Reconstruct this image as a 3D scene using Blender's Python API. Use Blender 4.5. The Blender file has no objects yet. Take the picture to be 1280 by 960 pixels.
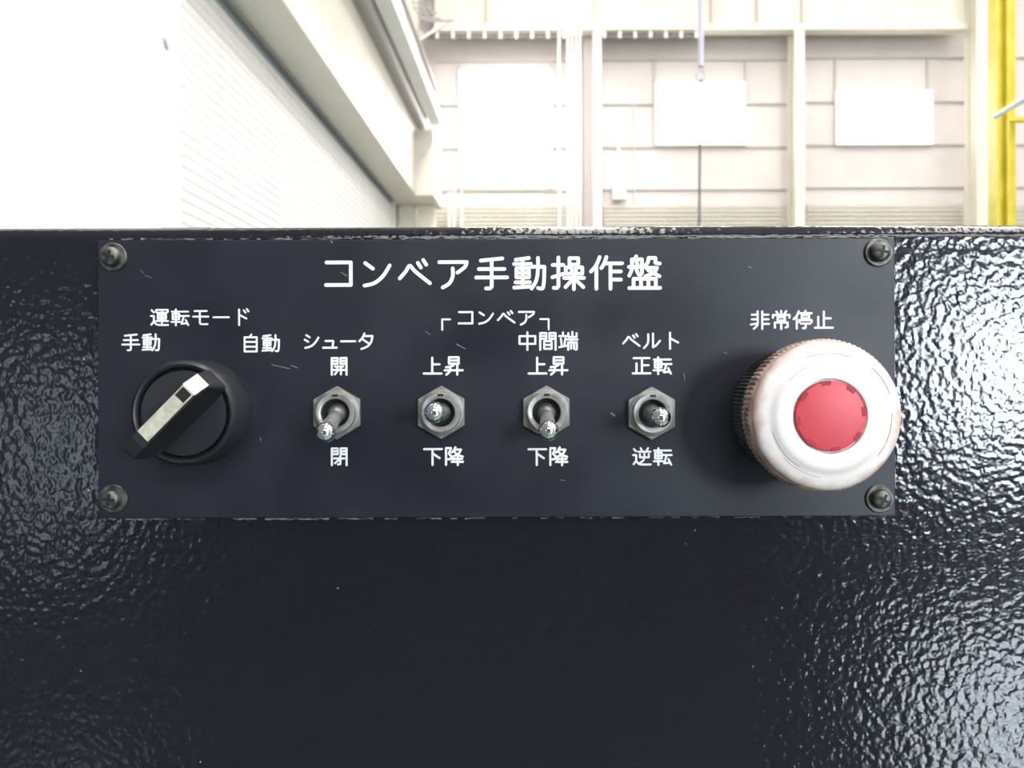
import bpy, bmesh, math, random
from mathutils import Vector, Matrix

# ------------------------------------------------------------------ camera, world, lights
S = bpy.context.scene
COL = S.collection
F = 1050.0                 # focal length in pixels of a 1280 wide picture
PX = 0.00023               # metres per pixel on the control plate
D = F * PX                 # camera to plate
CZ = 1.30                  # camera height
CAM = Vector((0, -D, CZ))

cam = bpy.data.cameras.new('camera')
cam.sensor_width = 36.0
cam.lens = F * 36.0 / 1280.0
cam.clip_start = 0.01
cam.dof.use_dof = True
cam.dof.focus_distance = D - 0.006
cam.dof.aperture_fstop = 28.0
camo = bpy.data.objects.new('camera', cam)
COL.objects.link(camo)
camo.location = CAM
camo.rotation_euler = (math.radians(90), math.radians(0.17), 0)
S.camera = camo

S.view_settings.view_transform = 'Standard'
S.view_settings.look = 'None'
S.view_settings.gamma = 1.0
S.view_settings.exposure = 0.32
S.view_settings.use_curve_mapping = False

w = bpy.data.worlds.new('world'); S.world = w
w.use_nodes = True
w.node_tree.nodes['Background'].inputs[0].default_value = (0.75, 0.85, 1.0, 1)
w.node_tree.nodes['Background'].inputs[1].default_value = 0.4


def area(name, loc, rot, sx, sy, power, col=(1, 1, 1)):
    l = bpy.data.lights.new(name, 'AREA')
    l.shape = 'RECTANGLE'; l.size = sx; l.size_y = sy
    l.energy = power; l.color = col
    o = bpy.data.objects.new(name, l); COL.objects.link(o)
    o.location = loc; o.rotation_euler = rot
    return o


# daylight falling through the roof-light strips (the strips themselves are built below)
for sx in (1.0, 7.0, 13.0):
    area('roof_light', (sx, 4.0, 12.7), (0, 0, 0), 1.6, 26, 1000, (1.0, 0.96, 0.93))
# daylight through the tall windows of the end wall ahead
area('window_light', (-0.1, 19.3, 7.2), (math.radians(-80), 0, 0), 2.2, 2.6, 150, (1, 0.96, 0.98))
area('window_light', (4.5, 19.3, 7.6), (math.radians(-80), 0, 0), 2.2, 1.4, 60, (1, 0.96, 0.98))
# added unseen fill spots imitating glare on the end wall, shutter and left wall
def spot(name, loc, aim, power, deg, col):
    l = bpy.data.lights.new(name, 'SPOT')
    l.energy = power; l.color = col; l.spot_size = math.radians(deg); l.spot_blend = 1.0; l.shadow_soft_size = 0.5
    o = bpy.data.objects.new(name, l); COL.objects.link(o)
    o.location = loc
    o.rotation_euler = (Vector(aim) - Vector(loc)).to_track_quat('-Z', 'Y').to_euler()


spot('wall_fill_spot', (0.6, 9.0, 12.0), (0.3, 19.7, 6.0), 2500, 38, (1, 0.97, 0.97))
spot('wall_fill_spot', (5.0, 6.0, 12.0), (-2.8, 9.5, 4.4), 800, 44, (1, 0.98, 0.97))
spot('wall_fill_spot', (3.0, -4.0, 12.0), (-3.0, 4.0, 4.4), 2200, 26, (1, 0.98, 0.97))


# ------------------------------------------------------------------ materials
def mat(name, col, rough=0.5, metal=0.0, spec=0.5, emit=None, estr=0.0, coat=0.0):
    m = bpy.data.materials.new(name); m.use_nodes = True
    b = m.node_tree.nodes['Principled BSDF']
    b.inputs['Base Color'].default_value = (*col, 1)
    b.inputs['Roughness'].default_value = rough
    b.inputs['Metallic'].default_value = metal
    b.inputs['Specular IOR Level'].default_value = spec
    b.inputs['Coat Weight'].default_value = coat
    if emit:
        b.inputs['Emission Color'].default_value = (*emit, 1)
        b.inputs['Emission Strength'].default_value = estr
    return m


def nodes(m):
    nt = m.node_tree
    return nt, nt.nodes['Principled BSDF']


def mottled(name, c1, c2, scale, rough=0.5, metal=0.0, r2=None, detail=4, bump=0.0, dist=0.001, lo=0.35, hi=0.65):
    """two-tone noise colour (wear, dirt) with optional fine relief"""
    m = mat(name, c1, rough, metal)
    nt, b = nodes(m)
    tc = nt.nodes.new('ShaderNodeTexCoord')
    n = nt.nodes.new('ShaderNodeTexNoise')
    n.inputs['Scale'].default_value = scale
    n.inputs['Detail'].default_value = detail
    nt.links.new(tc.outputs['Object'], n.inputs['Vector'])
    r = nt.nodes.new('ShaderNodeValToRGB')
    r.color_ramp.elements[0].position = lo; r.color_ramp.elements[1].position = hi
    r.color_ramp.elements[0].color = (*c1, 1); r.color_ramp.elements[1].color = (*c2, 1)
    nt.links.new(n.outputs['Fac'], r.inputs['Fac'])
    nt.links.new(r.outputs['Color'], b.inputs['Base Color'])
    if r2 is not None:
        mr = nt.nodes.new('ShaderNodeMapRange')
        mr.inputs['From Min'].default_value = lo; mr.inputs['From Max'].default_value = hi
        mr.inputs['To Min'].default_value = rough; mr.inputs['To Max'].default_value = r2
        nt.links.new(n.outputs['Fac'], mr.inputs['Value'])
        nt.links.new(mr.outputs['Result'], b.inputs['Roughness'])
    if bump:
        bp = nt.nodes.new('ShaderNodeBump')
        bp.inputs['Strength'].default_value = bump
        bp.inputs['Distance'].default_value = dist
        nt.links.new(n.outputs['Fac'], bp.inputs['Height'])
        nt.links.new(bp.outputs['Normal'], b.inputs['Normal'])
    return m


def leather_paint():
    """glossy black structured enamel: rounded blisters with a few dust specks"""
    m = mat('structured_black_enamel', (0.011, 0.011, 0.016), 0.13, 0, 0.5)
    nt, b = nodes(m)
    tc = nt.nodes.new('ShaderNodeTexCoord')
    n = nt.nodes.new('ShaderNodeTexNoise')
    n.inputs['Scale'].default_value = 500
    n.inputs['Detail'].default_value = 1.0
    n.inputs['Roughness'].default_value = 0.35
    n.inputs['Distortion'].default_value = 0.0
    nt.links.new(tc.outputs['Object'], n.inputs['Vector'])
    bp = nt.nodes.new('ShaderNodeBump')
    bp.inputs['Strength'].default_value = 1.0
    bp.inputs['Distance'].default_value = 0.000175
    nt.links.new(n.outputs['Fac'], bp.inputs['Height'])
    nt.links.new(bp.outputs['Normal'], b.inputs['Normal'])
    # dust specks
    v = nt.nodes.new('ShaderNodeTexVoronoi')
    v.inputs['Scale'].default_value = 95
    nt.links.new(tc.outputs['Object'], v.inputs['Vector'])
    lt = nt.nodes.new('ShaderNodeMath'); lt.operation = 'LESS_THAN'
    lt.inputs[1].default_value = 0.022
    nt.links.new(v.outputs['Distance'], lt.inputs[0])
    mx = nt.nodes.new('ShaderNodeMix'); mx.data_type = 'RGBA'
    mx.inputs['A'].default_value = (0.011, 0.011, 0.016, 1)
    mx.inputs['B'].default_value = (0.35, 0.36, 0.38, 1)
    nt.links.new(lt.outputs[0], mx.inputs['Factor'])
    nt.links.new(mx.outputs['Result'], b.inputs['Base Color'])
    return m


def plate_paint():
    m = mottled('satin_black_plate', (0.007, 0.008, 0.017), (0.014, 0.015, 0.026), 28, 0.34, 0, 0.46, 6)
    return m


def estop_face_mat():
    """white cap whose coating is worn to pinkish brown towards the rim"""
    m = mat('worn_white_cap', (0.9, 0.88, 0.86), 0.32)
    nt, b = nodes(m)
    tc = nt.nodes.new('ShaderNodeTexCoord')
    sep = nt.nodes.new('ShaderNodeVectorMath'); sep.operation = 'MULTIPLY'
    sep.inputs[1].default_value = (1, 0, 1)
    nt.links.new(tc.outputs['Object'], sep.inputs[0])
    ln = nt.nodes.new('ShaderNodeVectorMath'); ln.operation = 'LENGTH'
    nt.links.new(sep.outputs[0], ln.inputs[0])
    n = nt.nodes.new('ShaderNodeTexNoise'); n.inputs['Scale'].default_value = 150
    n.inputs['Detail'].default_value = 6
    nt.links.new(tc.outputs['Object'], n.inputs['Vector'])
    n2 = nt.nodes.new('ShaderNodeMath'); n2.operation = 'MULTIPLY_ADD'
    n2.inputs[1].default_value = 0.0090; n2.inputs[2].default_value = -0.0045
    nt.links.new(n.outputs['Fac'], n2.inputs[0])
    ad = nt.nodes.new('ShaderNodeMath'); ad.operation = 'ADD'
    nt.links.new(ln.outputs['Value'], ad.inputs[0]); nt.links.new(n2.outputs[0], ad.inputs[1])
    r = nt.nodes.new('ShaderNodeMapRange')
    r.inputs['From Min'].default_value = 0.0168; r.inputs['From Max'].default_value = 0.0199
    nt.links.new(ad.outputs[0], r.inputs['Value'])
    mx = nt.nodes.new('ShaderNodeMix'); mx.data_type = 'RGBA'
    mx.inputs['A'].default_value = (0.90, 0.84, 0.81, 1)
    mx.inputs['B'].default_value = (0.56, 0.38, 0.31, 1)
    nt.links.new(r.outputs['Result'], mx.inputs['Factor'])
    nt.links.new(mx.outputs['Result'], b.inputs['Base Color'])
    return m


M = {}
M['enamel'] = leather_paint()
M['plate'] = plate_paint()
M['ink'] = mat('white_lettering', (0.93, 0.93, 0.93), 0.5)
M['nut'] = mottled('nickel_plated_steel', (0.20, 0.195, 0.18), (0.33, 0.32, 0.295), 300, 0.48, 0.7, 0.6)
M['bushing'] = mottled('bushing_steel', (0.34, 0.34, 0.33), (0.50, 0.50, 0.48), 350, 0.38, 0.8, 0.5)
M['lever'] = mottled('lever_steel', (0.32, 0.31, 0.30), (0.46, 0.45, 0.43), 400, 0.42, 0.75, 0.5)
M['chrome'] = mat('chrome', (0.86, 0.88, 0.88), 0.09, 1.0)
M['dark_hole'] = mat('dark_bore', (0.01, 0.01, 0.01), 0.6)
M['bore'] = mat('bore_steel', (0.16, 0.16, 0.18), 0.4, 0.6)
M['screw'] = mottled('blackened_screw', (0.045, 0.045, 0.042), (0.22, 0.215, 0.20), 380, 0.35, 0.7, 0.5)
M['washer'] = mottled('tarnished_washer', (0.05, 0.05, 0.047), (0.19, 0.185, 0.175), 420, 0.35, 0.6, 0.5)
M['black_plastic'] = mottled('black_plastic', (0.016, 0.017, 0.021), (0.024, 0.025, 0.030), 60, 0.32, 0, 0.42)
M['collar'] = mottled('dusty_dark_collar', (0.035, 0.037, 0.036), (0.10, 0.10, 0.095), 200, 0.5)
M['groove'] = mat('black_groove', (0.004, 0.004, 0.005), 0.6)
M['insert'] = mottled('scuffed_cream_insert', (0.50, 0.48, 0.37), (0.74, 0.71, 0.58), 420, 0.34, 0.25, 0.5, 6)
M['copper'] = mottled('worn_knurled_rim', (0.28, 0.175, 0.135), (0.62, 0.47, 0.41), 260, 0.42, 0.15, 0.6)
M['cap'] = estop_face_mat()
M['arc'] = mat('grey_arrow_line', (0.42, 0.38, 0.37), 0.5)
M['red'] = mottled('red_plastic', (0.66, 0.060, 0.085), (0.72, 0.085, 0.11), 60, 0.42)
M['dark_red'] = mat('deep_red_notch', (0.36, 0.012, 0.02), 0.5)
M['sealant'] = mottled('old_sealant', (0.03, 0.03, 0.033), (0.28, 0.29, 0.30), 500, 0.3, 0, 0.5)
M['edge_glint'] = mat('painted_edge_glint', (0.42, 0.44, 0.47), 0.35, 0.5)  # bright colour standing in for the plate bevel catching light
M['scratch'] = mat('scratch', (0.20, 0.21, 0.24), 0.5)
M['cream'] = mottled('cream_painted_steel', (0.66, 0.62, 0.52), (0.70, 0.665, 0.57), 3, 0.5)
M['cream_wall'] = mottled('cream_wall_sheet', (0.63, 0.575, 0.55), (0.68, 0.625, 0.60), 1.2, 0.6)
M['girt'] = mat('greyish_girt_paint', (0.54, 0.51, 0.47), 0.6)
M['shade_col'] = mat('shaded_column_paint', (0.40, 0.36, 0.34), 0.6)  # darker than the other columns to carry the shadow behind the downpipe
M['white_wall'] = mottled('white_painted_wall', (0.84, 0.84, 0.83), (0.88, 0.88, 0.87), 2, 0.6)
M['beige'] = mottled('beige_painted_housing', (0.66, 0.63, 0.55), (0.70, 0.67, 0.60), 2, 0.5)
M['shutter'] = mottled('white_shutter_steel', (0.80, 0.79, 0.77), (0.85, 0.84, 0.83), 4, 0.5)
M['pipe'] = mat('white_pipe', (0.76, 0.73, 0.70), 0.4)
M['duct'] = mat('grey_tube', (0.36, 0.34, 0.32), 0.45)
M['yellow'] = mottled('yellow_paint', (0.58, 0.48, 0.035), (0.68, 0.57, 0.07), 5, 0.35)
M['green_floor'] = mottled('green_floor_paint', (0.066, 0.104, 0.088), (0.075, 0.118, 0.10), 1.5, 0.13)
M['green_floor'].node_tree.nodes['Principled BSDF'].inputs['Coat Weight'].default_value = 1.0
M['green_floor'].node_tree.nodes['Principled BSDF'].inputs['Coat Roughness'].default_value = 0.06
M['ceiling'] = mat('ceiling_sheet', (0.6, 0.6, 0.58), 0.7)
M['dull_wall'] = mat('dull_back_wall', (0.11, 0.115, 0.13), 0.7)
M['cable'] = mat('grey_cable', (0.10, 0.10, 0.12), 0.5)
M['lavender'] = mat('pale_lavender_rod', (0.55, 0.52, 0.60), 0.35, 0.2)
M['tray'] = mat('tray_steel', (0.32, 0.29, 0.28), 0.5)
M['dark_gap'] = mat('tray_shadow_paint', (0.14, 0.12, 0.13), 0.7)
M['day'] = mat('daylit_pane', (0.8, 0.8, 0.8), 0.3, emit=(1, 0.99, 0.98), estr=3.0)
M['roof_pane'] = mat('daylit_roof_sheet', (0.8, 0.8, 0.8), 0.3, emit=(1, 0.99, 0.97), estr=2.0)
M['day_blue'] = mat('daylit_opening', (0.8, 0.8, 0.8), 0.3, emit=(0.80, 0.90, 1.0), estr=30.0)
M['day_small'] = mat('daylit_small_window', (0.8, 0.8, 0.8), 0.3, emit=(0.75, 0.88, 1.0), estr=4.5)
M['front_fill'] = mat('added_front_fill', (0.8, 0.8, 0.8), 0.3, emit=(1.0, 0.985, 0.98), estr=5.5)
M['frame'] = mat('window_frame_paint', (0.45, 0.44, 0.42), 0.5)


# ------------------------------------------------------------------ mesh helpers
class MB:
    def __init__(s):
        s.v = []; s.f = []

    def add(s, vs, fs):
        o = len(s.v)
        s.v += [tuple(p) for p in vs]
        s.f += [tuple(i + o for i in f) for f in fs]
        return s

    def box(s, x0, x1, y0, y1, z0, z1):
        vs = [(x, y, z) for x in (x0, x1) for y in (y0, y1) for z in (z0, z1)]
        return s.add(vs, [(0, 1, 3, 2), (4, 6, 7, 5), (0, 4, 5, 1), (2, 3, 7, 6), (0, 2, 6, 4), (1, 5, 7, 3)])

    def xf(s, m):
        s.v = [tuple(m @ Vector(p)) for p in s.v]
        return s

    def lathe(s, prof, n=48, rad=None):
        """revolve (r, h) about the local -Y axis: h metres towards the viewer. rad(k) scales the radius."""
        vs = []; fs = []
        for r, h in prof:
            for k in range(n):
                a = 2 * math.pi * k / n
                q = r if rad is None else r * rad(k, r)
                vs.append((q * math.cos(a), -h, q * math.sin(a)))
        m = len(prof)
        for i in range(m - 1):
            for k in range(n):
                k2 = (k + 1) % n
                fs.append((i * n + k, i * n + k2, (i + 1) * n + k2, (i + 1) * n + k))
        if prof[0][0] > 1e-7: fs.append(tuple(range(n - 1, -1, -1)))
        if prof[-1][0] > 1e-7: fs.append(tuple((m - 1) * n + k for k in range(n)))
        return s.add(vs, fs)

    def ring(s, prof, n=48):
        """closed profile revolved: no caps"""
        vs = []; fs = []
        m = len(prof)
        for r, h in prof:
            for k in range(n):
                a = 2 * math.pi * k / n
                vs.append((r * math.cos(a), -h, r * math.sin(a)))
        for i in range(m):
            j = (i + 1) % m
            for k in range(n):
                k2 = (k + 1) % n
                fs.append((i * n + k, i * n + k2, j * n + k2, j * n + k))
        return s.add(vs, fs)

    def tube(s, pts, r, n=8):
        pts = [Vector(p) for p in pts]
        rs = r if isinstance(r, (list, tuple)) else [r] * len(pts)
        vs = []; fs = []
        for i, p in enumerate(pts):
            a = pts[max(i - 1, 0)]; b = pts[min(i + 1, len(pts) - 1)]
            t = (b - a).normalized()
            up = Vector((0, 0, 1)) if abs(t.z) < 0.9 else Vector((1, 0, 0))
            u = t.cross(up).normalized(); v = t.cross(u)
            for k in range(n):
                an = 2 * math.pi * k / n
                vs.append(p + (u * math.cos(an) + v * math.sin(an)) * rs[i])
        for i in range(len(pts) - 1):
            for k in range(n):
                k2 = (k + 1) % n
                fs.append((i * n + k, i * n + k2, (i + 1) * n + k2, (i + 1) * n + k))
        fs.append(tuple(range(n - 1, -1, -1)))
        fs.append(tuple((len(pts) - 1) * n + k for k in range(n)))
        return s.add(vs, fs)

    def prism(s, outline, y0, y1):
        """outline in (x, z), pushed from y0 to y1"""
        n = len(outline)
        vs = [(x, y0, z) for x, z in outline] + [(x, y1, z) for x, z in outline]
        fs = [tuple(range(n)), tuple(range(2 * n - 1, n - 1, -1))]
        for k in range(n):
            k2 = (k + 1) % n
            fs.append((k, k + n, k2 + n, k2))
        return s.add(vs, fs)

    def build(s, name, m, parent=None, loc=(0, 0, 0), smooth=False, bevel=0, seg=2, angle=40, weld=True):
        me = bpy.data.meshes.new(name)
        me.from_pydata(s.v, [], s.f)
        bm = bmesh.new(); bm.from_mesh(me)
        if weld: bmesh.ops.remove_doubles(bm, verts=bm.verts, dist=1e-7)
        bmesh.ops.recalc_face_normals(bm, faces=bm.faces)
        bm.to_mesh(me); bm.free()
        me.materials.append(m)
        o = bpy.data.objects.new(name, me); COL.objects.link(o)
        o.location = loc
        if parent: o.parent = parent
        if smooth:
            me.polygons.foreach_set('use_smooth', [True] * len(me.polygons))
            me.set_sharp_from_angle(angle=math.radians(angle))
        if bevel:
            b = o.modifiers.new('bevel', 'BEVEL')
            b.width = bevel; b.segments = seg; b.limit_method = 'ANGLE'; b.angle_limit = math.radians(35)
            b.harden_normals = False
        return o


def tag(o, label, cat, group=None):
    o['label'] = label; o['category'] = cat
    if group: o['group'] = group
    return o


def empty(name, loc=(0, 0, 0)):
    o = bpy.data.objects.new(name, None); COL.objects.link(o)
    o.location = loc; o.empty_display_size = 0.01
    return o


def struct(o):
    o['kind'] = 'structure'
    return o


def PP(px, py, h=0.0):
    """point on the plate plane (h metres in front of it) for a pixel measured on the plate"""
    return Vector(((px - 640) * PX, -h, CZ + (480 - py) * PX))


def AT(px, py, d):
    """world point seen at a pixel at depth d (metres from the camera)"""
    return Vector(((px - 640) / F * d, d - D, CZ + (480 - py) / F * d))


# ------------------------------------------------------------------ hall shell
YF = 20.0 - D              # end wall ahead
U = Vector((40 / F, 1, 0)).normalized()          # direction of the shutter wall
N = Vector((U.y, -U.x, 0))                       # from that wall into the hall


def LW(off, t, z=0.0):
    """point beside the shutter wall: off metres left of the camera line, t along it, z above the camera"""
    p = Vector((CAM.x, CAM.y, CZ)) + U * t - N * off
    return Vector((p.x, p.y, CZ + z))


def lbox(mb, o0, o1, t0, t1, z0, z1):
    vs = [LW(o, t, z) for o in (o0, o1) for t in (t0, t1) for z in (z0, z1)]
    mb.add(vs, [(0, 1, 3, 2), (4, 6, 7, 5), (0, 4, 5, 1), (2, 3, 7, 6), (0, 2, 6, 4), (1, 5, 7, 3)])
    return mb


struct(MB().box(-7, 17, -12.2, 20.4, -0.2, 0).build('floor', M['green_floor']))
struct(MB().box(-7, 17, -12.2, 20.4, 13.0, 13.2).build('ceiling', M['ceiling']))
struct(MB().box(16.5, 16.8, -12, 20.2, 0, 13).build('wall_right', M['cream_wall']))
wall_back = struct(MB().box(-7, 16.5, -11.9, -11.6, 0, 13).build('wall_back', M['dull_wall']))
wl = MB()
lbox(wl, 2.93, 3.6, 1.5, 6.69, -CZ, 11.7)              # white wall up to the shutter
lbox(wl, 3.22, 3.6, 6.69, 17.5, 3.82, 11.7)              # above the shutter
lbox(wl, 3.13, 3.6, 17.5, 20.3, -CZ, 11.7)
wall_left = struct(wl.build('wall_left', M['white_wall']))
struct(lbox(MB(), 2.93, 3.6, -11.5, 1.49, -CZ, 11.7).build('wall_left_rear', M['dull_wall']))
mk = MB(); p = LW(2.925, 2.925 * F / 480 * 1.0, 0)
for q in ((199, 43), (201, 49)):
    dd = 2.93 * F / (680 - q[0])
    c = LW(2.925, dd, (480 - q[1]) / F * dd)
    mk.box(c.x - 0.01, c.x + 0.012, c.y - 0.03, c.y + 0.03, c.z - 0.02, c.z + 0.02)
mk.build('anchor_mark', M['duct'], wall_left)

# roof lights (emitting strips in the ceiling)
for i, sx in enumerate((1.0, 7.0, 13.0)):
    o = struct(MB().box(sx - 0.9, sx + 0.9, -9, 17, 12.93, 12.99).build('window_%d' % (10 + i), M['roof_pane']))

# roller shutter: every slat its own piece
shutter = struct(empty('door_1', LW(3.13, 6.69, -CZ)))
shutter_mesh = None
H = 0.10
seg = []
for k in range(7):
    a = k / 6
    seg.append((0.015 * math.sin(math.pi * a), H * 0.93 * a))
for i in range(50):
    mb = MB()
    vs = []
    z0 = 0.0
    for (o, z) in seg:
        for t in (6.7, 17.5):
            vs.append(LW(3.145 - o, t, z0 + z - CZ) - shutter.location)
    vs += [LW(3.155, t, z - CZ) - shutter.location for z in (H, 0) for t in (6.7, 17.5)]
    n = len(seg) + 2
    fs = [(2 * k, 2 * k + 1, 2 * ((k + 1) % n) + 1, 2 * ((k + 1) % n)) for k in range(n)]
    fs += [tuple(2 * k for k in range(n)), tuple(2 * k + 1 for k in range(n - 1, -1, -1))]
    if shutter_mesh is None:
        mb.add(vs, fs)
        s0 = mb.build('slat', M['shutter'], shutter, smooth=True, angle=50)
        shutter_mesh = s0.data
    else:
        s0 = bpy.data.objects.new('slat', shutter_mesh); COL.objects.link(s0); s0.parent = shutter
    s0.location = (0, 0, i * H)
lbox(MB(), 3.10, 3.17, 17.46, 17.52, -CZ, 3.82).build('guide_rail', M['duct'], shutter)

# shutter housing along the top of the opening
hs = empty('shutter_housing', LW(2.9, 7, 3.82))
lbox(MB(), 2.58, 3.12, 6.75, 16.9, 3.82, 5.20).xf(Matrix.Translation(-hs.location)).build('housing', M['beige'], hs)
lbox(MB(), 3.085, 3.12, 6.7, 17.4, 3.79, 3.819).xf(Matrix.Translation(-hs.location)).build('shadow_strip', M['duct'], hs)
tag(hs, 'long beige box housing running along the top of the white roller shutter', 'housing')
hb = empty('motor_box', LW(2.7, 17.5, 3.82))
lbox(MB(), 2.22, 3.12, 16.91, 18.2, 3.82, 5.15).xf(Matrix.Translation(-hb.location)).build('casing', M['beige'], hb)
tag(hb, 'wide beige box closing the far end of the shutter housing', 'box')
# two posts carrying it
for k, (a, b) in enumerate(((499, 519), (522, 545))):
    d0 = 18.0
    pa = AT(a, 0, d0); pb = AT(b, 0, d0)
    o = MB().box(0, pb.x - pa.x, 0, 0.25, 0, CZ + 3.815).build('square_post', M['cream'], loc=(pa.x, d0 - D - 0.1, 0), bevel=0.01)
    tag(o, ('cream square post directly beside the far edge of the roller shutter',
            'cream square post under the right end of the wide beige box')[k], 'post')
# tube and pale beam running along above the housing
r0 = 0.16
t = MB().tube([LW(2.50, tt, 5.35) for tt in (5, 9, 13, 17.2)], r0, 14).build('round_tube', M['duct'], smooth=True)
tag(t, 'thick grey round tube running along above the beige shutter housing', 'tube')
t = lbox(MB(), 2.07, 2.30, 5.0, 17.0, 5.28, 5.52).build('ceiling_beam', M['white_wall'], bevel=0.01)
tag(t, 'pale square beam running beside the thick grey tube at upper left', 'beam')
t = lbox(MB(), 2.03, 2.08, 5.0, 16.0, 5.62, 5.68).build('conduit', M['tray'])
tag(t, 'thin brownish conduit running above the pale square beam', 'conduit')

# ------------------------------------------------------------------ end wall ahead
wf = struct(MB().box(-7, 16.5, YF, YF + 0.3, 0, 13).build('wall_front', M['cream_wall']))


def wbox(name, m, px0, px1, py0, py1, d, depth, parent=None, bevel=0.0):
    """box whose near face covers the given pixel span at depth d"""
    a = AT(px0, py1, d); b = AT(px1, py0, d)
    c = Vector(((a.x + b.x) / 2, d - D, a.z))
    o = MB().box(a.x - c.x, b.x - c.x, 0, depth, 0, b.z - a.z).build(name, m, parent, loc=c, bevel=bevel)
    return o


dw = 19.98
bays = [(545, 728), (755, 985), (1009, 1209), (1237, 1400)]
for (a, b) in bays:
    for y in (74, 129, 183, 236):
        yy = y + (2 if a < 600 else (1 if a < 800 else (-1 if a > 1000 else 0)))
        wbox('girt', M['girt'], a, b, yy - 0.7, yy + 0.9, 19.94, 0.05, wf)
# upright members between the girts
for x, y0, y1, m_ in ((574, 75, 236, 'girt'), (691, 75, 282, 'girt'), (819.5, 73, 183, 'girt'), (933, 73, 129, 'girt'),
                  (794, 129, 282, 'cream'), (1045.5, 71, 182, 'girt'), (1161, 71, 129, 'girt'), (684, 236, 282, 'girt'), (590, 236, 282, 'cream')):
    wbox('mullion', M[m_], x - 0.7, x + 0.8, y0, y1, 19.93, 0.06, wf)
# louvre boards low on the wall
for (a, b) in bays:
    for k in range(7):
        y = 257 + k * 5.2
        m_ = wbox('louvre_board', M['cream'], a, b, y, y + 3.6, 19.90, 0.05, wf)
        m_.rotation_euler = (math.radians(12), 0, 0)
# daylit windows, left and middle panes enlarged to take in the glare
for i, (x0, x1, y0, y1) in enumerate(((575.5, 690, 88, 234), (821, 932, 104, 181), (1047, 1166, 115, 181))):
    wn = struct(empty('window_%d' % (i + 1), AT((x0 + x1) / 2, y1, 19.9)))
    inv = Matrix.Translation(-wn.location)
    a = AT(x0, y1, 19.88); b = AT(x1, y0, 19.88)
    MB().box(a.x, b.x, a.y, a.y + 0.02, a.z, b.z).xf(inv).build('pane', M['day'], wn)
    fr = MB()
    e = 0.03
    for (xa, xb, za, zb) in ((a.x - e, a.x, a.z - e, b.z + e), (b.x, b.x + e, a.z - e, b.z + e),
                             (a.x, b.x, a.z - e, a.z), (a.x, b.x, b.z, b.z + e)):
        fr.box(xa, xb, a.y - 0.01, a.y + 0.06, za, zb)
    fr.xf(inv).build('window_frame', M['cream'], wn)

# crane runway girder across the top with stiffeners
gd = 19.2
g = empty('crane_girder', AT(880, 36, gd)); inv = Matrix.Translation(-g.location)
a = AT(560, 36, gd); b = AT(1211, -60, gd)
MB().box(a.x - 0.3, b.x, a.y + 0.14, a.y + 0.18, a.z, b.z).xf(inv).build('web', M['cream'], g)
MB().box(a.x - 0.3, b.x, a.y, a.y + 0.32, a.z - 0.03, a.z + 0.10).xf(inv).build('flange', M['cream'], g)
for x in (611, 745, 893, 950, 1006):
    q = AT(x, 28, gd)
    MB().box(q.x - 0.03, q.x + 0.05, a.y, a.y + 0.14, a.z + 0.10, b.z).xf(inv).build('stiffener', M['girt'], g)
tag(g, 'cream crane girder with upright stiffeners spanning the end wall along the top', 'beam')
# soffit strip shadowing under the girder: cable ladders
for x0, x1, lab in ((528, 706, 'brown cable ladder under the girder, left of the white pipe'),
                    (757, 872, 'brown cable ladder under the girder, right of the white pipe')):
    tr = empty('cable_ladder', AT((x0 + x1) / 2, 45, 19.25)); inv = Matrix.Translation(-tr.location)
    a = AT(x0, 46, 19.25); b = AT(x1, 40, 19.25)
    MB().box(a.x, b.x, a.y, a.y + 0.02, a.z, a.z + 0.02).xf(inv).build('rail', M['tray'], tr)
    MB().box(a.x, b.x, a.y, a.y + 0.02, b.z - 0.02, b.z + 0.01).xf(inv).build('rail', M['tray'], tr)
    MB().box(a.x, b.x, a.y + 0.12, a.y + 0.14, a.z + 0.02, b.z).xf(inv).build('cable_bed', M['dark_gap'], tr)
    n = int((x1 - x0) / 18.5)
    for k in range(n + 1):
        xx = a.x + (b.x - a.x) * k / n
        MB().box(xx - 0.035, xx + 0.035, a.y - 0.01, a.y + 0.03, a.z - 0.03, b.z + 0.02).xf(inv).build('rung', M['pipe'], tr)
    tag(tr, lab, 'cable tray')


def column(px0, px1, d, label, depth=0.3, top=12.9, m='cream'):
    """H-section steel column: front flange, web, rear flange"""
    a = AT(px0, 0, d); b = AT(px1, 0, d)
    o = empty('steel_column', ((a.x + b.x) / 2, d - D, 0))
    hw = (b.x - a.x) / 2
    MB().box(-hw, hw, 0, 0.02, 0, top).build('flange', M[m], o)
    MB().box(-0.012, 0.012, 0.02, depth, 0, top).build('web', M[m], o)
    MB().box(-hw * 1.0, hw * 1.0, depth, depth + 0.02, 0, top).build('flange', M[m], o)
    return tag(o, label, 'column')


column(994.5, 1007, 19.1, 'slender cream column on the end wall left of the right-hand window', 0.45, 9.38)
column(1222, 1235.5, 18.9, 'broad cream column on the end wall beside the yellow post', 0.5)
column(730, 741, 19.5, 'column painted in a shaded grey standing behind the white downpipe', 0.35, 9.4, 'shade_col')
column(502, 523, 19.0, 'cream column in the far left corner behind the grey tube', 0.4)
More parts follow.
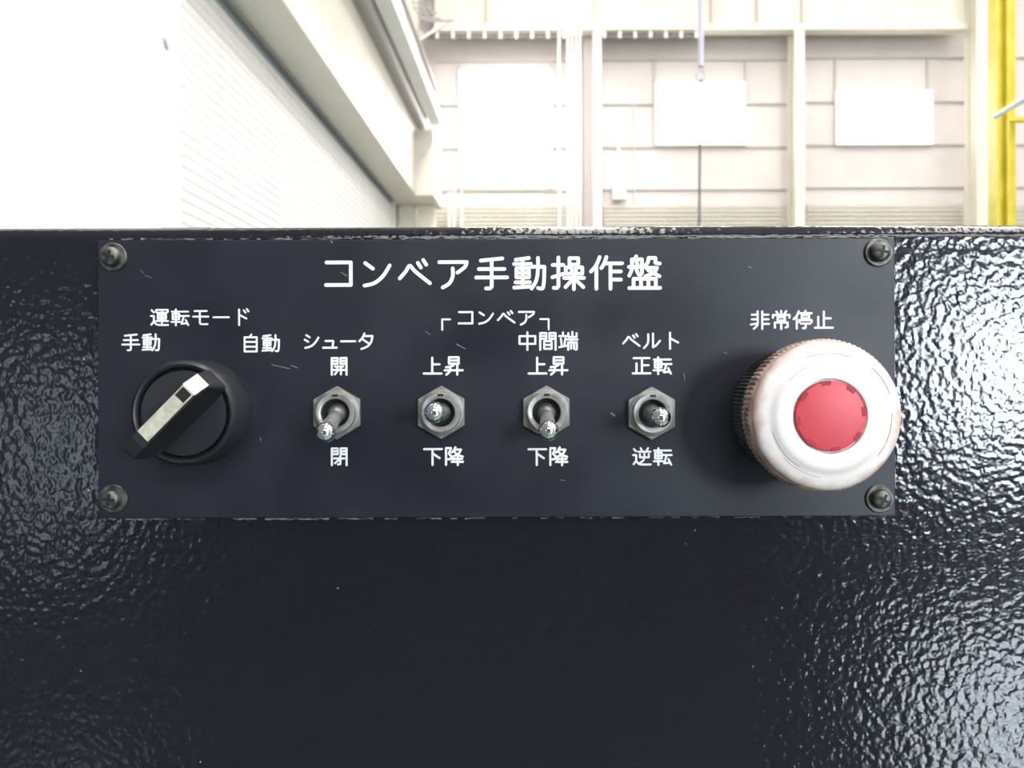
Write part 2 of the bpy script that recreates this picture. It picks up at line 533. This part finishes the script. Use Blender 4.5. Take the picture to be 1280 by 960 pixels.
# left bay: white pipe with an elbow at its head
pts = [AT(747.5, y, 18.6) for y in (285, 200, 100, 58, 46, 38, 31)]
pts[-2].x += 0.04; pts[-1].x += 0.10
pts = [Vector((pts[0].x, pts[0].y, 0))] + pts
o = MB().tube(pts, 0.10, 14).build('downpipe', M['pipe'], smooth=True)
tag(o, 'thick white downpipe with a bent head left of the hanging cord', 'pipe')
labs = ['thin white pipe, leftmost of the bundle left of the downpipe', 'thin white pipe, second from left in the bundle by the downpipe',
        'thin white pipe, third from left in the bundle by the downpipe', 'thin white pipe, rightmost of the bundle left of the downpipe']
for k, x in enumerate((711, 716.2, 721.4, 726.4)):
    p0 = AT(x, 285, 18.8); p1 = AT(x, 38, 18.8)
    o = MB().tube([(p0.x, p0.y, 0), p1], 0.027, 8).build('pipe', M['pipe'], smooth=True)
    tag(o, labs[k], 'pipe', 'pipes running up beside the white downpipe')
for x, lab in ((562, 'short pale pipe beside the motor box, leftmost of three'), (568, 'short pale pipe beside the motor box, middle of three'),
               (578, 'short pale pipe beside the motor box, rightmost of three'), (700, 'single slim pipe between the left window and the pipe bundle')):
    p0 = AT(x, 285, 18.9); p1 = AT(x, 236 if x < 600 else 40, 18.9)
    o = MB().tube([(p0.x, p0.y, 0), p1], 0.03, 8).build('pipe', M['pipe'], smooth=True)
    tag(o, lab, 'pipe')
    if x < 600:
        q = AT(x, 236, 18.9)
        MB().box(-0.04, 0.04, -0.05, 0.05, -0.05, 0.08).xf(Matrix.Translation(q)).build('pipe_cap', M['girt'], o)
# small boxes on the wall
o = wbox('junction_box', M['cream'], 672, 686, 187, 203, 19.6, 0.3, bevel=0.01)
tag(o, 'small grey box on the wall under the left window', 'box')
o = wbox('junction_box', M['white_wall'], 767, 783, 231, 249, 19.70, 0.2, bevel=0.01)
tag(o, 'small white box low on the wall right of the downpipe', 'box')
MB().box(-0.03, 0.03, 0.1, 0.14, 0.3, 2.0).build('conduit', M['pipe'], o)
# loops of cable at upper left
cb = MB()
for k in range(3):
    cb.tube([AT(516 + 10 * k, -8, 17.6), AT(519 + 10 * k, 10, 17.6), AT(528 + 9 * k, 22, 17.6), AT(545 + 8 * k, 27, 17.6), AT(562 + 4 * k, 25, 17.6)], 0.02, 6)
for y in (3, 9, 15, 21):
    cb.tube([AT(517 + y * 0.3, y, 17.6), AT(541 + y * 0.5, y + 1, 17.6)], 0.018, 6)
o = cb.build('cable_chain', M['tray'], smooth=True)
tag(o, 'curved brown cable chain hanging at the top left of the end wall', 'cable')
ba = MB().tube([AT(526, 49, 19.15), AT(562, 26, 19.15)], 0.035, 8).build('brace', M['pipe'], smooth=True)
tag(ba, 'slanted pale brace at the left end of the cable ladder', 'brace')

# hanging cord with its rod and hook
hc = empty('pendant_cord', AT(877, 0, 6)); inv = Matrix.Translation(-hc.location)
MB().tube([AT(877.5, -60, 6), AT(877.5, 84, 6)], 0.021, 12).xf(inv).build('rod', M['lavender'], hc, smooth=True)
hk = []
for k in range(14):
    an = math.radians(-110 + k * 24)
    hk.append(AT(877 + 5 * math.cos(an), 95 + 7 * math.sin(an), 6))
MB().tube(hk, 0.008, 8).xf(inv).build('hook', M['lavender'], hc, smooth=True)
MB().tube([AT(877.5, 100, 6), AT(875.6, 190, 6), AT(874, 330, 6)], 0.0085, 8).xf(inv).build('cord', M['cable'], hc, smooth=True)
tag(hc, 'thin dark cord hanging from a pale rod and hook above the cabinet', 'cord')

# yellow post on the right with its white rail
yp = empty('yellow_post', (AT(1248, 0, 9).x, 9 - D, 0)); 
def yb(x0, x1, y0, y1, name='post', m='yellow', zz=(0, 12)):
    a = AT(x0, 0, 9); b = AT(x1, 0, 9)
    return MB().box(a.x - yp.location.x, b.x - yp.location.x, y0, y1, zz[0], zz[1]).build(name, M[m], yp)
yb(1246.5, 1250, 0, 0.16, 'flange'); yb(1250, 1260, 0.07, 0.09, 'web'); yb(1260, 1263, 0, 0.16, 'flange')
yb(1277, 1288, 0.25, 0.31, 'rear_post')
z = (480 - 149) / F * 9 + CZ
yb(1263, 1316, 0.12, 0.18, 'crossbar', 'yellow', (z, z + 0.05))
yb(1316, 1326, 0.0, 0.16, 'rear_post')
tag(yp, 'tall yellow steel post with a crossbar at the right edge', 'post')
o = MB().tube([AT(1244, 148, 8.8), AT(1312, 107, 8.1)], 0.028, 10).build('hand_rail', M['white_wall'], smooth=True)
tag(o, 'white rail slanting up to the right across the yellow post', 'rail')

# ------------------------------------------------------------------ behind the camera: daylit openings the gloss mirrors, plus an added front fill
def opening(idx, x0, x1, z0, z1, m, nx, nz, y=-11.58, kind='window'):
    wn = struct(empty('%s_%d' % (kind, idx), ((x0 + x1) / 2, y, z0)))
    inv = Matrix.Translation(-wn.location)
    dx = (x1 - x0) / nx; dz = (z1 - z0) / nz
    for i in range(nx):
        for j in range(nz):
            MB().box(x0 + i * dx + 0.04, x0 + (i + 1) * dx - 0.04, y - 0.01, y + 0.01, z0 + j * dz + 0.04, z0 + (j + 1) * dz - 0.04).xf(inv).build('pane', M[m], wn)
    fr = MB()
    for i in range(nx + 1):
        fr.box(x0 + i * dx - 0.04, x0 + i * dx + 0.04, y - 0.02, y + 0.05, z0, z1)
    for j in range(nz + 1):
        fr.box(x0, x1, y - 0.02, y + 0.05, z0 + j * dz - 0.04, z0 + j * dz + 0.04)
    fr.xf(inv).build('window_frame', M['frame'], wn)


opening(4, 5.8, 9.6, 1.3, 4.2, 'day_blue', 3, 2)
opening(6, -2.6, 12.4, 6.2, 9.4, 'front_fill', 10, 2)  # high row of glowing panes added as front fill, not a known window
wn = struct(empty('window_5', LW(2.9, -5.3, -0.5))); inv = Matrix.Translation(-wn.location)
lbox(MB(), 2.90, 2.92, -5.8, -5.1, -0.5, 0.65).xf(inv).build('pane', M['day_small'], wn)
fr = MB()
for (t0, t1, z0, z1) in ((-5.86, -5.8, -0.66, 0.81), (-4.9, -4.84, -0.66, 0.81), (-5.8, -4.9, -0.66, -0.6), (-5.8, -4.9, 0.75, 0.81), (-5.37, -5.33, -0.6, 0.75)):
    lbox(fr, 2.86, 2.93, t0, t1, z0, z1)
fr.xf(inv).build('window_frame', M['frame'], wn)

# ------------------------------------------------------------------ black cabinet
cb_top = CZ + 0.0461
R = 0.0040
prof = []
yf = 0.0015
prof.append((yf, 0.02))
for k in range(9):
    a = math.radians(90 * k / 8)
    prof.append((yf + R - R * math.cos(a), cb_top - R + R * math.sin(a)))
prof.append((0.34, cb_top)); prof.append((0.34, 0.02))
mb = MB()
xs = (-0.42, 0.46)
n = len(prof)
mb.add([(x, y, z - 0.02) for x in xs for (y, z) in prof],
       [tuple(range(n)), tuple(range(2 * n - 1, n - 1, -1))] + [(k, (k + 1) % n, (k + 1) % n + n, k + n) for k in range(n)])
cab = empty('control_cabinet', (0, 0, 0))
mb.build('body', M['enamel'], cab, loc=(0, 0, 0.02), smooth=True, angle=50)
MB().box(-0.40, 0.44, 0.03, 0.32, 0, 0.02).build('plinth', M['groove'], cab)
o = MB().box(PP(111, 0).x, PP(186, 0).x, 0.05, 0.12, cb_top, cb_top + 0.0086).build('top_tab', M['duct'], cab)
tag(cab, 'glossy black cabinet with blistered enamel filling the lower picture', 'cabinet')

# ------------------------------------------------------------------ control plate
pl = empty('control_plate', PP(620, 646)); inv = Matrix.Translation(-pl.location)
a = PP(122.5, 646.5); b = PP(1119, 299)
MB().box(a.x, b.x, 0, 0.0015, a.z, b.z).xf(inv).build('plate', M['plate'], pl, bevel=0.00025, seg=2)
tag(pl, 'flat black rectangular control plate with white Japanese lettering', 'panel')

# stroke lettering: every sign as round-ended strokes on a 100 x 100 grid (y down); ~ marks a curved stroke
GATE = '10,8 10,95|10,8 42,8 42,38 10,38|10,23 42,23|90,95 90,8 58,8 58,38 90,38|58,23 90,23'
ROAD = '8,10 20,22|4,42 20,42 20,72 6,90|~20,72 32,87 52,92 97,92'
MAN = '~30,5 20,28 4,46|20,32 20,95'
CAR = '5,18 49,18|10,30 45,30 45,60 10,60 10,30|10,45 45,45|3,75 51,75|27.5,6 27.5,95'
G = {
 'コ': '14,18 86,18 86,82 12,82', 'ン': '15,20 38,36|~13,84 42,77 68,57 88,27',
 'ベ': '~4,64 22,44 34,28 50,44 94,78|58,20 67,33|74,12 83,25',
 'ア': '8,18 90,18 ~|~90,18 84,32 62,48|~48,36 48,58 38,78 18,90',
 '手': '82,8 18,14|12,38 88,38|4,62 96,62|50,12 50,88 45,93 33,93',
 '動': '47,7 8,12|3,24 53,24|10,36 47,36 47,62 10,62 10,36|10,49 47,49|28.5,10 28.5,90|7,76 50,76|3,91 54,88|56,32 93,32 ~|~93,32 92,70 89,90 84,94 74,92|~74,7 74,38 69,70 55,94',
 '操': '4,27 36,27|21,6 21,87 17,92 7,92|3,62 37,52|54,8 80,8 80,26 54,26 54,8|43,34 61,34 61,52 43,52 43,34|73,34 92,34 92,52 73,52 73,34|38,64 97,64|67,55 67,96|65,66 42,90|69,66 95,90',
 '作': MAN + '|~50,5 44,22 35,36|44,23 97,23|62,23 62,95|62,46 93,46|62,69 93,69',
 '盤': '25,3 21,12|~12,12 12,38 4,58|12,12 42,12 42,50 38,56 32,55|3,33 52,33|25,18 29,27|25,39 29,49|62,8 60,20 53,28|62,8 82,8 82,22 95,24|54,36 87,36|~87,36 76,51 52,60|60,42 94,60|17,67 83,67 83,92|17,67 17,92|39,67 39,92|61,67 61,92|4,93 96,93',
 '運': ROAD + '|32,20 32,8 95,8 95,20|37,24 90,24|41,34 86,34 86,58 41,58 41,34|41,46 86,46|32,70 97,70|63.5,16 63.5,84',
 '転': CAR + '|58,18 94,18|53,42 98,42|72,42 58,86 90,82|81,64 95,93',
 'モ': '18,15 84,15|9,46 92,46|46,15 46,76 ~|~46,76 49,86 60,88 88,88', 'ー': '8,50 92,50',
 'ド': '36,7 36,94|36,36 76,58|62,12 71,25|78,5 87,18',
 '自': '54,3 45,16|17,18 83,18 83,95 17,95 17,18|17,43 83,43|17,69 83,69',
 'シ': '18,14 38,26|9,40 29,52|~12,88 46,78 72,56 90,28',
 'ュ': '24,48 70,48 65,86|10,87 90,87',
 'タ': '~38,5 28,28 8,50|34,20 86,20 ~|~86,20 78,54 56,80 20,95|32,42 66,64',
 '開': GATE + '|28,52 72,52|21,70 79,70|~40,52 40,74 27,93|60,52 60,93',
 '閉': GATE + '|22,60 78,60|56,47 56,89 44,91|54,62 27,85',
 '上': '48,7 48,90|48,42 86,42|4,91 96,91',
 '昇': '26,5 76,5 76,39 26,39 26,5|26,22 76,22|~50,47 34,54 10,58|3,74 97,74|~31,54 31,78 12,97|69,46 69,97',
 '下': '4,12 96,12|47,12 47,96|49,36 84,60',
 '降': '10,7 10,96|10,7 36,7 24,36 ~|~24,36 36,50 34,64 20,66|~59,3 50,20 39,30|56,15 88,15 ~|~88,15 72,40 40,54|~52,24 70,43 97,52|42,64 94,64|48,64 45,80|39,80 98,80|71,53 71,97',
 '中': '9,24 91,24 91,64 9,64 9,24|50,4 50,96',
 '間': GATE + '|31,50 69,50 69,90 31,90 31,50|31,70 69,70',
 '端': '22,5 22,22|3,24 42,24|11,37 15,70|35,35 29,72|3,82 43,74|71,3 71,29|50,9 50,29 93,29 93,9|44,42 98,42|70,42 66,56|49,96 49,57 94,57 94,92 88,95|64,57 64,90|79,57 79,90',
 'ル': '~30,14 30,50 24,70 7,90|56,10 56,86 ~|~56,86 72,76 94,50', 'ト': '38,5 38,95|38,36 82,60',
 '正': '8,10 92,10|52,10 52,91|52,48 87,48|23,38 23,91|3,91 97,91',
 '逆': ROAD + '|44,5 51,19|83,5 75,19|32,24 96,24|~63,24 63,54 56,72 40,83|40,36 40,54 87,54 87,36',
 '非': '~38,5 38,66 32,82 18,95|62,5 62,96|8,22 38,22|8,46 38,46|3,73 37,68|62,22 94,22|62,46 94,46|62,70 97,70',
 '常': '50,3 50,22|25,6 33,18|76,4 67,18|7,38 7,24 93,24 93,38|31,35 69,35 69,52 31,52 31,35|17,90 17,63 83,63 83,86 73,89|50,52 50,97',
 '停': MAN + '|65,3 65,14|34,15 97,15|46,25 84,25 84,41 46,41 46,25|34,62 34,51 97,51 97,62|42,69 90,69|66,69 66,90 60,94 52,93',
 '止': '50,6 50,91|50,42 86,42|21,34 21,91|3,91 97,91',
}


def strokes(code):
    out = []
    for s in code.split('|'):
        s = s.replace(' ~', '')
        cur = s.startswith('~')
        pts = [tuple(float(c) for c in q.split(',')) for q in s.lstrip('~').split()]
        if cur and len(pts) > 2:
            P = [pts[0]] + pts + [pts[-1]]
            q = []
            for i in range(1, len(P) - 2):
                for k in range(5):
                    t = k / 5
                    q.append(tuple(0.5 * (2 * P[i][c] + (P[i + 1][c] - P[i - 1][c]) * t
                                          + (2 * P[i - 1][c] - 5 * P[i][c] + 4 * P[i + 1][c] - P[i + 2][c]) * t * t
                                          + (3 * P[i][c] - P[i - 1][c] - 3 * P[i + 1][c] + P[i + 2][c]) * t ** 3) for c in (0, 1)))
            q.append(pts[-1]); pts = q
        out.append(pts)
    return out


RC = [0]


def ribbon(mb, pts, hw, th0=0.00006):
    """round-ended raised line through (x, z) points"""
    for i, (x, z) in enumerate(pts):
        RC[0] += 1; th = th0 + (RC[0] % 240) * 2.5e-7
        mb.prism([(x + hw * math.cos(math.pi * k / 5), z + hw * math.sin(math.pi * k / 5)) for k in range(10)], 0, -th)
    for (xa, za), (xb, zb) in zip(pts, pts[1:]):
        L = math.hypot(xb - xa, zb - za)
        if L < 1e-9: continue
        RC[0] += 1; th = th0 + (RC[0] % 240) * 2.5e-7
        nx, nz = -(zb - za) / L * hw, (xb - xa) / L * hw
        mb.prism([(xa + nx, za + nz), (xb + nx, zb + nz), (xb - nx, zb - nz), (xa - nx, za - nz)], 0, -th)


def write(text, cx, cy, pitch, size, wpx, wide=None):
    wide = wide or size
    mb = MB()
    c = PP(cx, cy)
    n = len(text)
    for i, ch in enumerate(text):
        ox = (i - (n - 1) / 2) * pitch
        for st in strokes(G[ch]):
            ribbon(mb, [((ox + (x / 100 - 0.5) * wide) * PX, (0.5 - y / 100) * size * PX) for x, y in st], wpx * 0.92 * PX / 2)
    me = mb.build('lettering', M['ink'], pl, loc=c - pl.location, weld=False)
    return me


write('コンベア手動操作盤', 615, 341.5, 47.8, 44.0, 5.1, 42)
write('運転モード', 251, 395.5, 25.7, 22.5, 2.5, 23)
write('手動', 176.5, 426.5, 25.5, 23, 2.6, 23)
write('自動', 326.3, 428, 25.5, 23, 2.6, 23)
write('シュータ', 424, 426, 22.8, 21.5, 2.8, 21)
write('開', 424, 457, 25, 24, 2.9, 23)
write('閉', 423.8, 570, 25, 24, 2.9, 23)
write('上昇', 554, 457, 26.2, 23.5, 3.0, 24)
write('下降', 554, 570, 25.8, 23.5, 3.0, 24)
write('コンベア', 620.5, 397, 25.4, 22, 2.8, 23)
write('上昇', 685, 457.3, 26, 23.5, 3.0, 24)
write('下降', 684.3, 570.5, 25.8, 23.5, 3.0, 24)
write('中間端', 685, 426.5, 25.6, 24, 2.8, 24)
write('ベルト', 815, 426.5, 25.4, 22.5, 2.8, 23)
write('正転', 815, 457.5, 26, 23.5, 2.9, 23.5)
write('逆転', 815, 571.2, 26, 23.5, 2.8, 23.5)
write('非常停止', 990, 401, 26.6, 24, 2.9, 24)
for pts in (((553, 412), (553, 399), (563, 399)), ((675.5, 399), (686, 399), (686, 412))):
    mb = MB(); c = PP(620, 405)
    ribbon(mb, [tuple((PP(x, y) - c).xz) for x, y in pts], 2.3 * PX / 2)
    mb.build('bracket_mark', M['ink'], pl, loc=c - pl.location, weld=False)

# worn sealant bead round the plate, painted bevel glints and a few scratches
random.seed(4)
mb = MB()
def bead(x0, y0, x1, y1, r, gap):
    n = int(max(abs(x1 - x0), abs(y1 - y0)) / 5)
    run = []
    for k in range(n + 1):
        t = k / n
        if random.random() < gap:
            if len(run) > 1: mb.tube([p for p, _ in run], [q for _, q in run], 6)
            run = []
            continue
        p = PP(x0 + (x1 - x0) * t + random.uniform(-.6, .6), y0 + (y1 - y0) * t + random.uniform(-.6, .6), -0.0012) - pl.location
        run.append((p, r * random.uniform(0.5, 1.2)))
    if len(run) > 1: mb.tube([p for p, _ in run], [q for _, q in run], 6)
bead(128, 648, 470, 648.5, 0.00035, 0.12)
bead(475, 648.5, 1110, 647.5, 0.00025, 0.3)
bead(124, 297, 1112, 297.0, 0.00025, 0.1)
mb.build('sealant_bead', M['sealant'], pl, smooth=True)['kind'] = 'stuff'
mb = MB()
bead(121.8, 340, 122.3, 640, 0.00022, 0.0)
mb.build('edge_glint', M['edge_glint'], pl, smooth=True)
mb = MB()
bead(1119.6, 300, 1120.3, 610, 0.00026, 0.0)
mb.build('edge_glint', M['edge_glint'], pl, smooth=True)
mb = MB()
for x0, y0, x1, y1, wd in ((571, 430, 582, 436, 1.1), (532, 414, 538, 418, .9), (855, 467, 856, 476, .9), (427, 340, 434, 344, 1.2), (364, 456, 372, 459, 1),
                           (340, 455, 362, 460, .9), (325, 546, 326, 550, 1), (182, 343, 190, 346, .7), (176, 336, 180, 340, .7), (414, 300, 416, 303, 1.4),
                           (764, 517, 768, 520, 2), (700, 600, 706, 601, .7), (936, 334, 940, 336, .9), (905, 441, 909, 443, .8)):
    ribbon(mb, [tuple((PP(x0, y0) - pl.location).xz), tuple((PP(x1, y1) - pl.location).xz)], wd * PX / 2, 0.00003)
mb.build('scratch_marks', M['scratch'], pl)['kind'] = 'stuff'

# ------------------------------------------------------------------ plate screws
def recess_cross(r, w_):
    o = []
    for k in range(4):
        a = math.pi / 2 * k
        for (u, v) in ((r, -w_), (r, w_), (w_, w_)):
            o.append((u * math.cos(a) - v * math.sin(a), u * math.sin(a) + v * math.cos(a)))
    return o


def screw(px, py, ang, label):
    o = empty('machine_screw', PP(px, py))
    MB().ring([(0.0012, 0), (0.0039, 0), (0.0041, 0.0004), (0.0038, 0.0008), (0.0012, 0.0007)], 36).build('washer', M['washer'], o, smooth=True)
    MB().lathe([(0.0027, 0.0007), (0.0028, 0.0011), (0.0027, 0.0022), (0.0024, 0.0028), (0.0018, 0.0031), (0.0013, 0.0032)], 32).build('head', M['screw'], o, smooth=True)
    MB().prism(recess_cross(0.0017, 0.00042), -0.0029, -0.00325).xf(Matrix.Rotation(ang, 4, 'Y')).build('cross_recess', M['dark_hole'], o)
    tag(o, label, 'screw', 'cross-head screws at the corners of the plate')


screw(142.3, 320, 0.3, 'dark cross-head screw with washer at the upper left corner of the plate')
screw(142, 621.7, 0.1, 'dark cross-head screw with washer at the lower left corner of the plate')
screw(1098, 317.3, 0.2, 'dark cross-head screw with washer at the upper right corner of the plate')
screw(1098.5, 624.5, 0.5, 'dark cross-head screw with washer at the lower right corner of the plate')


# ------------------------------------------------------------------ toggle switches
def toggle(px, py, tilt, side, length, label):
    o = empty('toggle_switch', PP(px, py))
    hexo = [(0.00765 * math.sin(math.pi / 3 * k), 0.00765 * math.cos(math.pi / 3 * k)) for k in range(6)]
    n = MB()
    m = 6
    # hexagonal nut with a bore
    out_ = hexo
    rin = 0.0040
    seg_ = 48
    vs = []
    for h in (0.0, 0.0020):
        for k in range(seg_):
            a = 2 * math.pi * k / seg_
            # hexagon radius with pointed top
            b = (a % (math.pi / 3)) - math.pi / 6
            rr = 0.00765 * math.cos(math.pi / 6) / math.cos(b)
            vs.append((rr * math.sin(a), -h, rr * math.cos(a)))
        for k in range(seg_):
            a = 2 * math.pi * k / seg_
            vs.append((rin * math.sin(a), -h, rin * math.cos(a)))
    fs = []
    for k in range(seg_):
        k2 = (k + 1) % seg_
        fs += [(k, k2, k2 + 2 * seg_, k + 2 * seg_), (k + seg_, k + 3 * seg_, k2 + 3 * seg_, k2 + seg_),
               (k + 2 * seg_, k2 + 2 * seg_, k2 + 3 * seg_, k + 3 * seg_), (k, k + seg_, k2 + seg_, k2)]
    n.add(vs, fs)
    n.build('hex_nut', M['nut'], o, bevel=0.00022, seg=2)
    # raised turned shoulder, threaded bushing, lip
    MB().ring([(0.0042, 0.0019), (0.0066, 0.0019), (0.0066, 0.0022), (0.0062, 0.0025), (0.0042, 0.0025)], 48).build('lock_ring', M['nut'], o, smooth=True)
    b = MB().ring([(0.0040, 0.0005), (0.0057, 0.0020), (0.0057, 0.0027), (0.0055, 0.0029), (0.0057, 0.0031), (0.0055, 0.0033), (0.0057, 0.0035),
                   (0.0055, 0.0039), (0.0042, 0.0039), (0.0040, 0.0036)], 48).build('bushing', M['bushing'], o, smooth=True, angle=60)
    MB().box(-0.00085, 0.00085, -0.00395, -0.0036, 0.0046, 0.0053).build('key_slot', M['dark_hole'], b)
    MB().lathe([(0.0041, 0.0004), (0.0041, 0.00045)], 32).build('bore_floor', M['dark_hole'], o)
    MB().ring([(0.0040, 0.0004), (0.0041, 0.0004), (0.0041, 0.0037), (0.0040, 0.0037)], 40).build('bore_wall', M['bore'], o, smooth=True)
    # lever: neck, shaft swelling to the tip, chrome ball
    lv = MB()
    L = length
    lv.lathe([(0.0026, -0.001), (0.0028, 0.0008), (0.0024, 0.0022), (0.0018, 0.003), (0.0019, 0.004), (0.0021, L * 0.55), (0.00235, L - 0.0034), (0.0023, L - 0.0022)], 28)
    rot = Matrix.Rotation(tilt, 4, 'X') @ Matrix.Rotation(side, 4, 'Z')
    l = lv.build('lever', M['lever'], o, smooth=True)
    l.rotation_euler = rot.to_euler(); l.location = (0, 0, 0)
    bl = MB()
    bl.lathe([(0.0001, L - 0.0056)] + [(0.0028 * math.sin(math.radians(a)), L - 0.00275 - 0.0028 * math.cos(math.radians(a))) for a in range(20, 180, 10)] + [(0.00001, L + 0.00005)], 32)
    bo = bl.build('ball_tip', M['chrome'], l, smooth=True, angle=80)
    tag(o, label, 'switch', 'toggle switches in a row across the plate')
    return o


toggle(422.3, 515, math.radians(17.5), math.radians(-0.8), 0.0185, 'toggle switch with lever tilted down left, leftmost, between signs for open and close')
toggle(552, 515, math.radians(-1.8), math.radians(-0.9), 0.0215, 'toggle switch with lever straight out, second from left, right of the down-tilted one')
toggle(682.6, 515, math.radians(16.5), 0, 0.0185, 'toggle switch with lever tilted straight down, third from left')
toggle(813.3, 516.8, math.radians(2.2), math.radians(-0.3), 0.0190, 'toggle switch with lever straight out, rightmost, nearest the red stop button')

# ------------------------------------------------------------------ selector switch
sel = empty('selector_switch', PP(250, 513.5))
MB().lathe([(0.0148, 0), (0.0150, 0.0008), (0.0148, 0.006), (0.0146, 0.0105), (0.0142, 0.0124), (0.0134, 0.0132), (0.0127, 0.0130), (0.0124, 0.0122), (0.0123, 0.0100)], 96).build('bezel', M['black_plastic'], sel, smooth=True, angle=60)
MB().lathe([(0.0119, 0.0100), (0.0119, 0.0118), (0.0116, 0.0124), (0.0100, 0.0126), (0.0, 0.0127)], 72).build('dial', M['black_plastic'], sel, smooth=True)
MB().ring([(0.0118, 0.0100), (0.0124, 0.0100), (0.0124, 0.0105), (0.0118, 0.0105)], 72).build('groove', M['groove'], sel)
kh = MB()
# handle along local +x (towards upper right after rotation), crown height 25 mm above the plate
def section(x, hb, ht, wb, wt):
    return [(x, -hb, -wb), (x, -ht, -wt), (x, -ht, wt), (x, -hb, wb)]
secs = [section(-0.0156, 0.0165, 0.0200, 0.0019, 0.0014), section(-0.0142, 0.0130, 0.0232, 0.0031, 0.0019), section(-0.0100, 0.0124, 0.0248, 0.0040, 0.0023),
        section(0.0092, 0.0124, 0.0252, 0.0041, 0.0024), section(0.0128, 0.0124, 0.0222, 0.0039, 0.0024), section(0.0136, 0.0124, 0.0150, 0.0034, 0.0024)]
vs = [p for s_ in secs for p in s_]
fs = [(0, 1, 2, 3), tuple(len(vs) - 4 + k for k in (3, 2, 1, 0))]
for i in range(len(secs) - 1):
    for k in range(4):
        k2 = (k + 1) % 4
        fs.append((4 * i + k, 4 * (i + 1) + k, 4 * (i + 1) + k2, 4 * i + k2))
kh.add(vs, fs)
ang = -math.radians(45)
h = kh.build('handle', M['black_plastic'], sel, bevel=0.0006, seg=3)
h.rotation_euler = (0, ang, 0)
ins = MB()
def slab(x0, h0, x1, h1, w_, t=0.00035):
    vs = [(x0, -h0 + 0.0002, -w_), (x0, -h0 + 0.0002, w_), (x1, -h1 + 0.0002, w_), (x1, -h1 + 0.0002, -w_),
          (x0, -h0 - t, -w_), (x0, -h0 - t, w_), (x1, -h1 - t, w_), (x1, -h1 - t, -w_)]
    return MB().add(vs, [(0, 1, 2, 3), (7, 6, 5, 4), (0, 4, 5, 1), (1, 5, 6, 2), (2, 6, 7, 3), (3, 7, 4, 0)])
slab(-0.0078, 0.02486, 0.0091, 0.02520, 0.0019).build('pointer_insert', M['insert'], h)
slab(0.0092, 0.02515, 0.0129, 0.0222, 0.0021).build('end_insert', M['insert'], h)
slab(0.0058, 0.0255, 0.0088, 0.02555, 0.0015, 0.0001).build('index_mark', M['dark_hole'], h)
tag(sel, 'black round selector switch with a cream-topped handle pointing down left', 'switch')

# ------------------------------------------------------------------ emergency stop button
es = empty('emergency_stop_button', PP(992.3, 516.6))
def knurl(k, r): return 1.0 if k % 2 else 0.975
MB().lathe([(0.0180, 0), (0.0183, 0.0006), (0.0183, 0.0095), (0.0176, 0.0105), (0.0150, 0.0107)], 200, lambda k, r: (1.0 if k % 2 else 0.975) if r > 0.0175 else 1).build('collar', M['collar'], es)
MB().lathe([(0.0140, 0.0105), (0.0140, 0.0155), (0.0165, 0.0175), (0.0190, 0.0182)], 64).build('neck', M['groove'], es, smooth=True)
MB().lathe([(0.0150, 0.0170), (0.0193, 0.0175), (0.0200, 0.0182), (0.0200, 0.0232), (0.0196, 0.0241), (0.0188, 0.0246)], 270,
           lambda k, r: (1.0 if k % 3 else 0.982) if r > 0.0198 else 1).build('knurled_rim', M['copper'], es)
cap = MB().lathe([(0.0192, 0.0225), (0.0193, 0.0238), (0.0188, 0.0247), (0.0178, 0.0253), (0.0160, 0.0258), (0.0146, 0.02595), (0.0143, 0.0263), (0.0130, 0.02645), (0.0104, 0.02665), (0.0096, 0.0265), (0.0094, 0.0255)], 128).build('cap', M['cap'], es, loc=(0, -0.0011, 0), smooth=True, angle=50)
red = MB().lathe([(0.0090, 0.0245), (0.0090, 0.0262), (0.0087, 0.0268), (0.0070, 0.0271), (0.0, 0.0273)], 96).build('red_disc', M['red'], es, loc=(0, -0.0011, 0), smooth=True, angle=50)
for k in range(8):
    a0 = math.radians(8 + 45 * k)
    ou = []
    for j in range(5):
        a = a0 + math.radians(-8 + 4 * j); ou.append((0.0090 * math.cos(a), 0.0090 * math.sin(a)))
    for j in range(5):
        a = a0 + math.radians(8 - 4 * j); ou.append((0.0079 * math.cos(a), 0.0079 * math.sin(a)))
    MB().prism(ou, -0.0262, -0.02705).build('notch', M['dark_red'], es, loc=(0, -0.0011, 0))
for (a0, a1, r) in ((70, 112, 0.0160), (195, 240, 0.0150), (320, 362, 0.0160), (96, 140, 0.0138), (222, 262, 0.0158), (20, 48, 0.0165)):
    pts = []
    n = 14
    hh = (0.02655 if r < 0.0144 else 0.0264) - max(0, (r - 0.0128)) * 0.135
    for k in range(n + 1):
        a = math.radians(a0 + (a1 - a0) * k / n)
        pts.append((r * math.cos(a), -hh + 0.00008, r * math.sin(a)))
    MB().tube(pts, 0.00008, 6).build('arrow_line', M['arc'], es, loc=(0, -0.0011, 0))
tag(es, 'large white-capped emergency stop button with a red centre', 'button')
